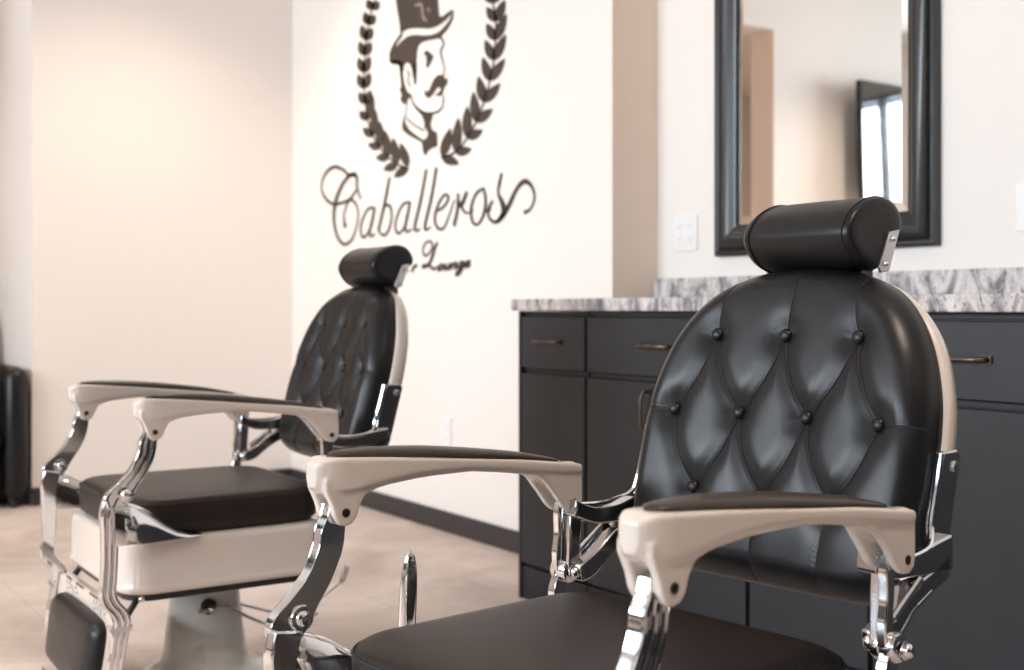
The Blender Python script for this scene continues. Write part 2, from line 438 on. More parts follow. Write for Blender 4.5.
# laurel branches
def leaf(mb, base, tip, w, bend=0):
    bx_, by_ = base; tx, ty = tip; dx, dy = tx - bx_, ty - by_; L = math.hypot(dx, dy); nx, ny = -dy / L, dx / L
    pts = []
    for s in (1, -1):
        rng = range(0, 9) if s > 0 else range(7, 0, -1)
        for k in rng:
            t = k / 8; ww = w * math.sin(PI * min(1, t ** .8)) ** .8 / 2 if 0 < t < 1 else 0
            c = bend * math.sin(PI * t)
            pts.append((bx_ + dx * t + nx * (s * ww + c), by_ + dy * t + ny * (s * ww + c)))
    mb.prism_yz([loc(wy(*p)) for p in pts], -T, 0)
def branch(nodes_, leaves):
    mb = MB()
    ribbon(mb, [(x, y, 2.0) for x, y in nodes_])
    for (x, y), tips, w_ in leaves:
        for tp in tips: leaf(mb, (x, y), tp, w_)
    return mb
def S(ox, oy, k, rows, w_): return [((ox + a[0] / k, oy + a[1] / k), [(ox + b[0] / k, oy + b[1] / k) for b in t_], w_) for a, t_ in rows]
left_l = S(340, 80, 6.09, [((170, 245), [(122, 188), (204, 92)]), ((203, 345), [(142, 290), (218, 178)]), ((248, 412), [(172, 390), (245, 250)]), ((298, 470), [(220, 474), (276, 306)]), ((350, 515), [(266, 548), (326, 350)]), ((415, 530), [(332, 595), (372, 382)]), ((160, 150), [(118, 72), (190, 60)])], 8.6)
left_l += S(340, 0, 7.44, [((245, 75), [(208, -5), (290, 10)]), ((215, 187), [(188, 88), (266, 108)]), ((197, 302), [(162, 186), (243, 206)]), ((187, 417), [(148, 306), (234, 310)]), ((182, 543), [(140, 428), (226, 418)]), ((182, 660), [(136, 552), (228, 540)]), ((280, -40), [(240, -120), (330, -100)]), ((315, -160), [(270, -240), (365, -215)]), ((345, -270), [(300, -350), (400, -330)])], 8.8)
right_l = S(420, 80, 6.7, [((430, 152), [(540, 22), (395, -25)]), ((378, 285), [(489, 192), (360, 78)]), ((318, 392), [(422, 334), (318, 176)]), ((240, 488), [(348, 462), (262, 250)]), ((152, 518), [(264, 562), (207, 322)])], 9.6)
right_l += S(420, 0, 7.44, [((545, 25), [(478, -80), (610, -100)]), ((568, 162), [(500, 52), (634, 0)]), ((562, 302), [(500, 174), (646, 105)]), ((552, 452), [(488, 296), (642, 256)]), ((522, 606), [(470, 425), (634, 436)]), ((520, -110), [(450, -215), (575, -235)]), ((490, -240), [(420, -340), (540, -365)])], 9.2)
left = [(388, -38), (382, -22), (377.5, -6), (372.5, 9), (369, 24.5), (366.6, 40), (365.2, 56), (364.5, 72), (364.5, 88), (365.8, 104), (367.9, 120.2), (373.3, 136), (380.2, 147.3), (388.9, 157.2), (397.1, 163.9), (409, 169)]
right = [(485.5, -33), (490, -15), (493.3, 3), (496, 21.5), (495.8, 40.5), (494.2, 60.5), (490.2, 81), (484.2, 102.4), (476.5, 122), (467.5, 138), (455.8, 152), (441.5, 158)]
branch(left, left_l).build('laurel_branch', M['logo'], sign)
branch(right, right_l).build('laurel_branch', M['logo'], sign)
# portrait
P7 = lambda pts: tr(pts, 380, 0, 8.378)
P8 = lambda pts: tr(pts, 380, 60, 6.7)
pm = MB()
shape(pm, P7([(105, -230), (130, -60), (148, 80), (165, 180), (176, 285), (205, 258), (250, 240), (320, 235), (400, 241), (450, 233), (500, 210), (550, 172), (590, 128), (606, 108), (618, 118), (619, 90), (607, 84), (590, 93), (568, 108), (545, 128), (520, 140), (504, 140), (496, 110), (490, 30), (488, -80), (500, -230)]))
shape(pm, P7([(176, 285), (150, 315), (120, 360), (92, 415), (82, 460), (83, 505), (98, 535), (130, 540), (168, 545), (172, 600), (180, 660), (195, 600), (205, 545), (228, 522), (255, 535), (272, 580), (280, 650), (300, 670), (303, 600), (308, 500), (314, 430), (322, 390), (345, 360), (390, 342), (440, 332), (500, 322), (522, 335), (520, 300), (560, 255), (590, 210), (612, 160), (619, 118), (606, 120), (590, 165), (560, 205), (520, 250), (480, 278), (430, 294), (370, 296), (300, 290), (245, 300), (200, 330), (160, 370), (140, 392), (132, 388), (150, 350), (180, 310), (200, 288)]))
shape(pm, P8([(66, 8), (75, 24), (130, 28), (140, 110), (146, 178), (134, 200), (150, 235), (138, 268), (166, 300), (190, 262), (212, 242), (205, 226), (186, 214), (168, 172), (156, 110), (152, 60), (158, 20), (120, 0)]))
shape(pm, P8([(222, 40), (230, 100), (230, 150), (240, 168), (246, 150), (246, 100), (250, 30), (240, 10)]))
ribbon(pm, P8([(180, 68, 1.2), (196, 90, 1.6), (192, 130, 1.6), (196, 165, 1.4), (212, 172, 1.2)]))
ribbon(pm, P7([(522, 325, 2.2), (536, 372, 2.2), (512, 432, 2.6), (528, 510, 1.8), (543, 580, 1.4), (530, 640, 1.6)]))
shape(pm, P8([(300, 200), (312, 212), (330, 205), (348, 165), (368, 122), (398, 98), (428, 104), (440, 130), (456, 122), (452, 158), (432, 188), (418, 236), (398, 242), (372, 238), (392, 222), (412, 200), (402, 180), (384, 188), (362, 222), (345, 246), (322, 256), (305, 236)]))
ribbon(pm, P8([(212, 238, 1.6), (222, 285, 2.0), (258, 328, 2.2), (308, 356, 2.4), (360, 356, 2.2), (402, 338, 2.0), (424, 300, 1.8), (428, 240, 1.4)]))
shape(pm, P7([(372, 440), (395, 422), (418, 440), (452, 470), (434, 518), (402, 574), (388, 545), (400, 505), (384, 500), (396, 470)]))
ribbon(pm, P7([(372, 462, 1.6), (395, 442, 1.8), (425, 462, 1.2)]))
ribbon(pm, P8([(186, 270, 1.0), (180, 320, 1.0), (174, 380, 1.2)]))
ribbon(pm, P8([(176, 386, 1.2), (225, 430, 1.4), (298, 474, 1.4)]))
shape(pm, P8([(166, 372), (158, 395), (152, 430), (154, 466), (186, 498), (236, 526), (284, 550), (288, 534), (240, 500), (200, 468), (176, 430), (166, 400)]))
shape(pm, P8([(236, 322), (270, 344), (310, 360), (356, 360), (348, 400), (340, 432), (352, 470), (380, 482), (386, 520), (384, 580), (350, 590), (328, 605), (305, 642), (292, 612), (284, 550), (286, 534), (308, 532), (326, 500), (318, 470), (300, 455), (302, 420), (284, 372)]))
pm.build('portrait', M['logo'], sign)
em = MB()
ribbon(em, P7([(298, 45, 2.0), (350, 42, 3.6), (362, 100, 3.6), (370, 150, 3.6), (400, 172, 2.4)]), x0=-T - .001)
ribbon(em, P7([(392, 90, 1.2), (412, 72, 1.4), (425, 92, 1.4), (410, 115, 1.2)]), x0=-T - .001)
em.build('hat_emblem', M['logo_light'], sign)
# main lettering
A1 = lambda pts: tr(pts, 300, 160, 6.09)
B1 = lambda pts: tr(pts, 400, 150, 4.787)
def glyph(strokes, name='letter'):
    mb = MB()
    for s in strokes: ribbon(mb, s, wscale=1.75)
    return mb.build(name, M['logo'], sign)
glyph([A1([(345, 85, 1.6), (310, 90, 2.0), (262, 148, 2.6), (226, 230, 3.4), (210, 310, 3.4), (212, 395, 2.6), (234, 475, 2.0), (275, 514, 1.7), (320, 480, 1.6), (348, 400, 1.5), (356, 320, 1.5), (338, 260, 1.5), (305, 244, 1.5), (284, 280, 1.5), (270, 340, 1.5), (275, 395, 2.4)]),
       A1([(276, 385, 1.0), (277, 400, 4.0), (279, 412, 1.0)]),
       A1([(372, 238, 1.2), (358, 195, 1.6), (348, 150, 2.4), (350, 115, 2.6), (338, 92, 2.2), (300, 92, 1.8), (262, 58, 1.7), (212, 42, 2.0), (162, 76, 2.0), (134, 148, 1.6), (148, 220, 1.5), (198, 266, 1.7), (252, 262, 1.6), (305, 238, 1.5), (344, 185, 1.5)])])
glyph([A1([(455, 292, 1.4), (420, 296, 1.5), (390, 345, 1.7), (372, 410, 1.8), (380, 464, 1.6), (404, 462, 1.4), (432, 410, 1.2)]), A1([(458, 290, 2.0), (443, 365, 2.6), (427, 435, 2.2), (434, 464, 1.4), (458, 450, 1.0)])])
glyph([A1([(547, 105, 2.4), (524, 235, 2.6), (498, 350, 2.6), (479, 435, 2.4)]), A1([(506, 300, 1.0), (526, 276, 1.4), (552, 284, 1.8), (560, 345, 1.8), (546, 415, 1.8), (518, 458, 1.5), (484, 440, 1.4)])])
glyph([A1([(670, 258, 1.4), (632, 268, 1.5), (602, 320, 1.7), (583, 390, 1.8), (591, 440, 1.6), (616, 440, 1.4), (648, 390, 1.2)]), A1([(674, 254, 2.0), (657, 335, 2.6), (643, 412, 2.2), (655, 438, 1.4), (682, 420, 1.0)])])
glyph([B1([(128, 93, 2.4), (102, 235, 2.6), (73, 365, 2.4), (84, 386, 1.4), (98, 375, 1.0)])])
glyph([B1([(176, 84, 2.4), (152, 228, 2.6), (121, 362, 2.4), (132, 380, 1.4), (148, 368, 1.0)])])
glyph([B1([(178, 292, 1.2), (210, 272, 1.5), (234, 232, 1.7), (216, 214, 1.5), (186, 258, 2.0), (168, 325, 2.2), (182, 372, 1.7), (212, 372, 1.4), (242, 298, 1.1), (262, 240, 1.0)])])
glyph([B1([(280, 208, 2.0), (277, 285, 2.6), (260, 364, 2.6)]), B1([(276, 240, 1.6), (296, 262, 3.2), (322, 200, 2.4)]), B1([(292, 262, 1.6), (312, 298, 1.4), (338, 298, 1.0), (352, 288, 1.0)])])
glyph([B1([(402, 184, 1.4), (366, 210, 1.8), (342, 280, 2.2), (350, 344, 1.8), (376, 354, 1.5), (402, 308, 2.0), (412, 240, 2.4), (402, 184, 1.6)]), B1([(408, 282, 1.2), (422, 296, 1.4), (436, 280, 1.2)])])
glyph([B1([(489, 110, 1.6), (480, 150, 2.4), (472, 205, 1.8), (490, 250, 3.4), (500, 292, 4.6), (482, 328, 3.0), (456, 346, 1.8), (428, 322, 1.6), (426, 280, 2.2), (446, 244, 1.4)]),
       B1([(470, 338, 1.4), (496, 312, 3.0), (525, 262, 3.2), (560, 188, 2.6), (598, 150, 2.8), (632, 174, 2.0), (646, 225, 1.6), (628, 280, 1.4), (596, 300, 2.2)])])
# tagline: r Lounge in sight, Barbe behind the headrest
def small(strokes, x, y, s, w):
    mb = MB()
    for st in strokes: ribbon(mb, [(x + (p[0] + .28 * p[1]) * s, y - p[1] * s - (p[0] * s + x - 470) * .115, w * (p[2] if len(p) > 2 else 1)) for p in st])
    return mb.build('letter', M['logo'], sign)
G = {'a': [[(.75, .9), (.3, .95), (.05, .45), (.2, .05), (.5, .2), (.8, .9, 1.3)], [(.8, .95, 1.4), (.7, .2, 1.5), (.95, .05)]],
     'r': [[(.1, .9, 1.2), (.15, .45, 1.5), (.1, 0, 1.3)], [(.15, .55), (.45, .95, 1.4), (.7, .8, 1.2)]],
     'b': [[(.15, 2.0, 1.2), (.1, .8, 1.5), (.1, .05, 1.3), (.5, .05), (.75, .5), (.5, .9), (.15, .6)]],
     'e': [[(.1, .45), (.6, .6), (.5, .95), (.15, .75, 1.3), (.1, .2, 1.4), (.45, .02), (.8, .3)]],
     'o': [[(.5, .95), (.1, .6, 1.4), (.15, .1, 1.3), (.5, .05), (.8, .5, 1.4), (.5, .95)]],
     'u': [[(.1, .95, 1.3), (.08, .2, 1.4), (.35, .02), (.7, .5), (.75, .95, 1.4)], [(.75, .95, 1.4), (.7, .1, 1.4), (.95, .1)]],
     'n': [[(.1, .95, 1.3), (.08, 0, 1.4)], [(.1, .5), (.5, .95), (.72, .7, 1.4), (.68, .05, 1.4), (.95, .15)]],
     'g': [[(.75, .9), (.3, .95), (.05, .45), (.2, .05), (.5, .2), (.8, .9, 1.3)], [(.8, .95, 1.4), (.75, -.2, 1.4), (.5, -1.0, 1.2), (.1, -1.1), (.05, -.7), (.5, -.3), (1., .1)]]}
G['B'] = [[(.2, 2.0, 1.3), (.15, 1, 1.5), (.05, 0, 1.3)], [(-.1, 1.6), (.3, 2.1), (.9, 1.9, 1.2), (.7, 1.2, 1.3), (.25, 1.05), (.9, .9, 1.3), (.8, .15, 1.3), (.2, -.05)]]
xx = 362.5
for ch in 'Barbe':
    small(G[ch], xx, 265.4, 7.2, 2.0); xx += 12.5 if ch == 'B' else 9.0
small(G['r'], 411.5, 265.2, 6.4, 2.5)
D1 = lambda pts: tr(pts, 400, 200, 7.888)
glyph([D1([(196, 440, 1.4), (184, 400, 1.2), (200, 345, 1.2), (235, 325, 1.2), (258, 350, 1.2), (246, 400, 1.0), (208, 440, 1.2), (190, 430, 1.2)]),
       D1([(298, 335, 1.6), (276, 385, 2.4), (258, 445, 2.6), (238, 495, 2.2), (205, 525, 1.8), (180, 528, 1.6), (190, 512, 1.0), (235, 520, 1.4), (268, 545, 1.6), (292, 525, 1.0)])])
xx = 437.6
for ch, dx in (('o', 6.4), ('u', 6.9), ('n', 6.9), ('g', 7.2), ('e', 6)):
    small(G[ch], xx, 266.8, 6.4, 2.4); xx += dx

# ------------------------------------------------------------------ barber chair (local: +x front, +y the side toward the counter-less aisle, z up)
W2 = .279
# arm profiles
ARM_TOP = [(-.018, .650), (.10, .666), (.265, .683), (.36, .691), (.42, .6945), (.465, .6945)]
def arm_mesh():
    m = MB()
    ZB = [(-.017, .630), (0, .632), (.08, .640), (.12, .648), (.20, .657), (.28, .657), (.34, .652), (.38, .646), (.40, .643), (.418, .643), (.435, .646), (.449, .654)]
    def li(T, x):
        for (xa, za), (xb, zb) in zip(T, T[1:]):
            if xa <= x <= xb: return za + (zb - za) * (x - xa) / (xb - xa)
        return T[-1][1]
    rs = []
    for x, hw in ((-.017, .024), (-.012, .0275), (0, .028), (.05, .028), (.10, .028), (.15, .028), (.20, .028), (.265, .028), (.30, .028), (.34, .0282), (.38, .0285), (.395, .0285), (.405, .028), (.418, .0270), (.431, .0240), (.441, .0185), (.448, .012)):
        zt, zb = li(ARM_TOP, x), li(ZB, x)
        if x > .435: zt -= .003 if x < .445 else .007; zb += .003
        b_ = min(.010, (zt - zb) * .4)
        rs.append([(x, -hw, zt - .003), (x, -hw + .003, zt), (x, hw - .003, zt), (x, hw, zt - .003), (x, hw, zb + b_), (x, hw - .006, zb), (x, -hw + .006, zb), (x, -hw, zb + b_)])
    m.rings(rs)
    for s in (-1, 1):
        y0, y1 = (.0115, .0240) if s > 0 else (-.0240, -.0115)
        ch = [(.440, .668), (.440, .655), (.435, .645), (.429, .632), (.4255, .618), (.418, .607), (.409, .6045), (.399, .607), (.392, .615), (.387, .630), (.377, .645), (.355, .653), (.34, .668)]
        m.prism_xz(ch, y0, y1)
        rc = [(.125, .660), (.085, .646), (.060, .632), (.040, .610), (.022, .588), (.010, .578), (-.004, .576), (-.015, .583), (-.018, .598), (-.017, .640), (.0, .655)]
        m.prism_xz(rc, y0, y1)
    # inner web closing the fork above the posts
    m.prism_xz([(.430, .66), (.420, .640), (.408, .634), (.395, .636), (.36, .648), (.34, .665)], -.02, .02)
    m.prism_xz([(-.017, .64), (-.012, .61), (.02, .612), (.06, .632), (.10, .655)], -.02, .02)
    return m
def pad_mesh():
    rs = []; N = 34
    for i in range(N + 1):
        t = i / N; x = .424 - t * (.424 - .012)
        zt = None
        for (xa, za), (xb, zb) in zip(ARM_TOP, ARM_TOP[1:]):
            if xa <= x <= xb: zt = za + (zb - za) * (x - xa) / (xb - xa)
        if zt is None: zt = .69
        e = math.sin(PI * min(1, max(0, t)) ** .85) ** .42 if 0 < t < 1 else 0.02
        hw = .0255 * e ** .75 + .0005; h = .0115 * math.sin(PI * t ** .8) ** .62 + .002 if 0 < t < 1 else .001
        ring = []
        for k in range(15):
            a = PI * k / 14
            ring.append((x, hw * math.cos(a), zt + .0005 + h * math.sin(a) ** .7))
        ring += [(x, -hw * .5, zt - .002), (x, hw * .5, zt - .002)]
        rs.append(ring)
    return MB().rings(rs)
def strip_poly(outer, inner, n=6):
    a = crom(outer, n); b = crom(inner, n)
    return a + b[::-1]
def lerp_curve(a, b, f): return [(p[0] * (1 - f) + q[0] * f, p[1] * (1 - f) + q[1] * f) for p, q in zip(a, b)]
# upper front post: from the arm lobe down to the elbow
UP_O = [(.424, .632), (.428, .618), (.437, .600), (.441, .578), (.457, .546), (.482, .520), (.502, .503), (.511, .486), (.505, .470)]
UP_I = [(.400, .632), (.400, .618), (.401, .600), (.405, .573), (.420, .538), (.440, .508), (.452, .488), (.462, .474), (.480, .465)]
LO_O = [(.509, .486), (.516, .455), (.514, .42), (.513, .36), (.516, .31), (.518, .280), (.510, .258), (.493, .238), (.487, .220), (.492, .200), (.497, .165), (.503, .13), (.506, .07)]
LO_I = [(.470, .480), (.478, .45), (.480, .42), (.481, .36), (.483, .31), (.484, .285), (.476, .266), (.460, .245), (.454, .222), (.458, .200), (.464, .165), (.470, .13), (.474, .07)]
def leg_meshes(s):
    up = MB(); y0, y1 = W2 - .0095, W2 + .0085
    O, I = crom(UP_O, 6), crom(UP_I, 6)
    up.prism_xz(O + I[::-1], s * y0, s * y1)
    up2 = [MB().tube([(x, s * (y1 + .0005), z) for x, z in lerp_curve(O, I, f)], .0040, 8) for f in (.12, .5, .88)]
    lo = MB()
    O2, I2 = crom(LO_O, 6), crom(LO_I, 6)
    y0b, y1b = W2 - .020, W2 + .000
    lo.prism_xz(O2 + I2[::-1], s * y0b, s * y1b)
    lo2 = [MB().tube([(x, s * y1b, z) for x, z in lerp_curve(O2, I2, f)], .0052, 10) for f in (.14, .5, .86)]
    # collar ring at the kink above the footrest
    lo2.append(MB().prism_xz([(.498, .216), (.498, .205), (.452, .205), (.452, .216)], s * (y0b - .003), s * (y1b + .006)))
    return up, up2, lo, lo2
def bolt(m, x, y, z, r, dy, n=20):
    s = 1 if dy > 0 else -1; a = abs(dy)
    m.lathe([(r * 1.25, 0), (r * 1.25, s * a * .25), (r, s * a * .3), (r * .95, s * a * .6), (r * .7, s * a * .88), (r * .25, s * a)], 'y', (x, y, z), n)
def screw_head(m, x, y, z, r, s):
    m.lathe([(r, 0), (r, s * .0015), (r * .9, s * .003), (r * .55, s * .004)], 'y', (x, y, z), 16)
# back
HALF = [(y_ * .973, z_ + .008 * max(0, min(1, (z_ - .84) / .08))) for y_, z_ in [(0, .503), (.10, .504), (.165, .507), (.207, .515), (.232, .533), (.243, .565), (.249, .62), (.252, .68), (.250, .74), (.242, .79), (.222, .845), (.190, .887), (.146, .918), (.09, .938), (.04, .945), (0, .947)]]
def back_outline(N=288):
    pts = HALF + [(-y, z) for y, z in HALF[1:-1]][::-1]
    d = crom(pts, 24, True)
    # even angular samples about the middle
    c = (0, .715); out = []
    an = sorted((math.atan2(z - c[1], y), math.hypot(y, z - c[1])) for y, z in d)
    an = [(an[-1][0] - 2 * PI, an[-1][1])] + an + [(an[0][0] + 2 * PI, an[0][1])]
    k = 0
    for i in range(N):
        a = -PI + 2 * PI * i / N
        while an[k + 1][0] < a: k += 1
        t = (a - an[k][0]) / (an[k + 1][0] - an[k][0] + 1e-12)
        out.append((a, an[k][1] * (1 - t) + an[k + 1][1] * t))
    return c, out
def xf(y, z): return -.153 - .277 * (z - .732) + .37 * y * y
NV = Vector((.9637, 0, .2670))
R1 = [(-.123, .846), (0, .846), (.123, .846)]
R2 = [(-.177, .732), (-.059, .732), (.059, .732), (.177, .732)]
R3 = [(-.118, .620), (0, .620), (.118, .620)]
BUT = R1 + R2 + R3
def arc(a, b, bow):
    out = []
    dx, dz = b[0] - a[0], b[1] - a[1]
    for k in range(9):
        t = k / 8; s = bow * math.sin(PI * t)
        out.append((a[0] + dx * t - dz * s, a[1] + dz * t + dx * s))
    return out
CRE = []
for i, p in enumerate(R1):
    CRE.append(arc(p, R2[i], .09)); CRE.append(arc(p, R2[i + 1], -.06))
for i, p in enumerate(R3):
    CRE.append(arc(R2[i], p, -.06)); CRE.append(arc(R2[i + 1], p, .09))
VERT = [arc(R1[0], (-.112, .925), .03), arc(R1[1], (.004, .942), -.02), arc(R1[2], (.112, .930), .05),
        arc(R2[0], (-.245, .735), 0), arc(R2[3], (.245, .735), 0),
        arc(R3[0], (-.113, .512), 0), arc(R3[1], (0, .508), 0), arc(R3[2], (.113, .512), 0)]
SEGS = []
for grp, wt in ((CRE, 1.), (VERT, .8)):
    for pl in grp:
        for a, b in zip(pl, pl[1:]): SEGS.append((a[0], a[1], b[0] - a[0], b[1] - a[1], wt))
def tuft(y, z):
    best = 9; wt = 1
    for ax, az, dx, dz, w_ in SEGS:
        if abs(ax - y) > .08 or abs(az - z) > .08: continue
        l = dx * dx + dz * dz; t = max(0, min(1, ((y - ax) * dx + (z - az) * dz) / l))
        d = math.hypot(y - ax - dx * t, z - az - dz * t)
        if d < best: best = d; wt = w_
    db = min(math.hypot(y - b[0], z - b[1]) for b in BUT)
    h = .0044 * (1 - math.exp(-(best / .016) ** 2)) * (1 if wt > .9 else .45) + (0 if wt > .9 else .0024)   # soft pillow
    h -= .0016 * math.exp(-(best / .0028) ** 2)                          # stitched crease
    h -= .0085 * math.exp(-(db / .026) ** 2)                             # button dimple
    return h
def back_h(y, z):
    c = (0, .715); R = 1
    return tuft(y, z)
def back_mesh():
    c, out = back_outline(300); m = MB(); rs = []
    RHO = [.012] + [.012 + (1 - .012) * (k / 125) for k in range(1, 126)]
    ER = .042
    for rho in RHO:
        ring = []
        for a, R in out:
            e = (1 - rho) * R; y = c[0] + rho * R * math.cos(a); z = c[1] + rho * R * math.sin(a)
            drop = ER - math.sqrt(max(0, ER * ER - (ER - e) ** 2)) if e < ER else 0
            h = tuft(y, z) * min(1, e / .03 + .05) + .012 * (1 - rho ** 4) - drop
            p = Vector((xf(y, z), y, z)) + NV * h
            ring.append(p)
        rs.append(ring)
    # straight side down to the shell
    for dd in (.040, .052):
        rs.append([Vector((xf(R * math.cos(a), c[1] + R * math.sin(a)), R * math.cos(a), c[1] + R * math.sin(a))) - NV * dd for a, R in out])
    return m.rings(rs)
def rho_of(y, z):
    c, out = BO; a = math.atan2(z - c[1], y); i = int((a + PI) / (2 * PI) * len(out)) % len(out)
    return math.hypot(y, z - c[1]) / out[i][1], out[i][1]
def surf(y, z, lift):
    rho, R = rho_of(y, z); e = max(0, (1 - rho) * R); ER = .042
    drop = ER - math.sqrt(max(0, ER * ER - (ER - e) ** 2)) if e < ER else 0
    h = tuft(y, z) * min(1, e / .03 + .05) + .012 * (1 - rho ** 4) - drop
    return Vector((xf(y, z), y, z)) + NV * (h + lift)
def shell_mesh():
    c, out = back_outline(160); rs = []
    for grow, dd in ((-.012, .044), (.0025, .045), (.006, .050), (.0065, .060), (.004, .074), (-.008, .086), (-.03, .092), (-.10, .094), (-.19, .094)):
        g2 = lambda a: grow - .085 * max(0, -math.sin(a) - .35) - .018 * max(0, math.sin(a) - .55)
        rs.append([Vector((xf(min(abs((R + grow) * math.cos(a)), .2), c[1] + (R + grow) * math.sin(a)), (R + g2(a)) * math.cos(a), c[1] + (R + g2(a)) * math.sin(a))) - NV * dd for a, R in out])
    return MB().rings(rs)
BO = back_outline(300)
# headrest roll profile (x, z)
HP = [(-.260 + (x + .25) * .93, .993 + (z - .995) * .93) for x, z in crom([(-.264, .943), (-.243, .940), (-.216, .951), (-.196, .974), (-.190, .999), (-.205, 1.026), (-.234, 1.045), (-.268, 1.053), (-.298, 1.046), (-.316, 1.026), (-.318, 1.006), (-.306, .997), (-.292, 1.002), (-.283, .990), (-.274, .965)], 5, True)]
def headrest_mesh():
    cx, cz = -.25, .995; rs = []
    for y, s in ((-.106, .50), (-.1065, .76), (-.104, .89), (-.098, .96), (-.088, .99), (-.06, 1.005), (0, 1.01), (.06, 1.005), (.096, 1.0), (.102, .985), (.1062, .93), (.1082, .80), (.1078, .55)):
        rs.append([(cx + (x - cx) * s, y, cz + (z - cz) * s) for x, z in HP])
    return MB().rings(rs)
# side bracket: cast frame with an opening, joins hinge, arm pivot and back
def bracket_mesh(s, hub_y):
    m = MB(); y0, y1 = .237, .254
    yw0, yw1 = .264, .269
    # upright fixed to the back
    m.prism_xz([(x_ - .018, z_) for x_, z_ in [(-.150, .702), (-.186, .702), (-.194, .694), (-.166, .590), (-.158, .560), (-.140, .547), (-.118, .548), (-.108, .565), (-.112, .578), (-.122, .590), (-.125, .620), (-.136, .655), (-.145, .690)]], s * y0, s * y1)
    # forward horn to the arm pivot
    m.prism_xz(crom([(-.165, .598), (-.120, .592), (-.080, .583), (-.03, .584), (.010, .600)], 5) + crom([(.012, .574), (-.03, .559), (-.075, .556), (-.120, .554), (-.165, .552)], 5), s * .240, s * yw1)
    # diagonal brace from the hinge
    m.prism_xz(crom([(-.158, .575), (-.120, .560), (-.075, .545), (-.035, .518), (.002, .500)], 5) + crom([(-.004, .474), (-.03, .481), (-.065, .506), (-.105, .528), (-.155, .543)], 5), s * .240, s * yw1)
    # front upright of the frame
    m.prism_xz([(-.018, .585), (.006, .590), (.010, .490), (-.012, .488)], s * .256, s * .272)
    return m
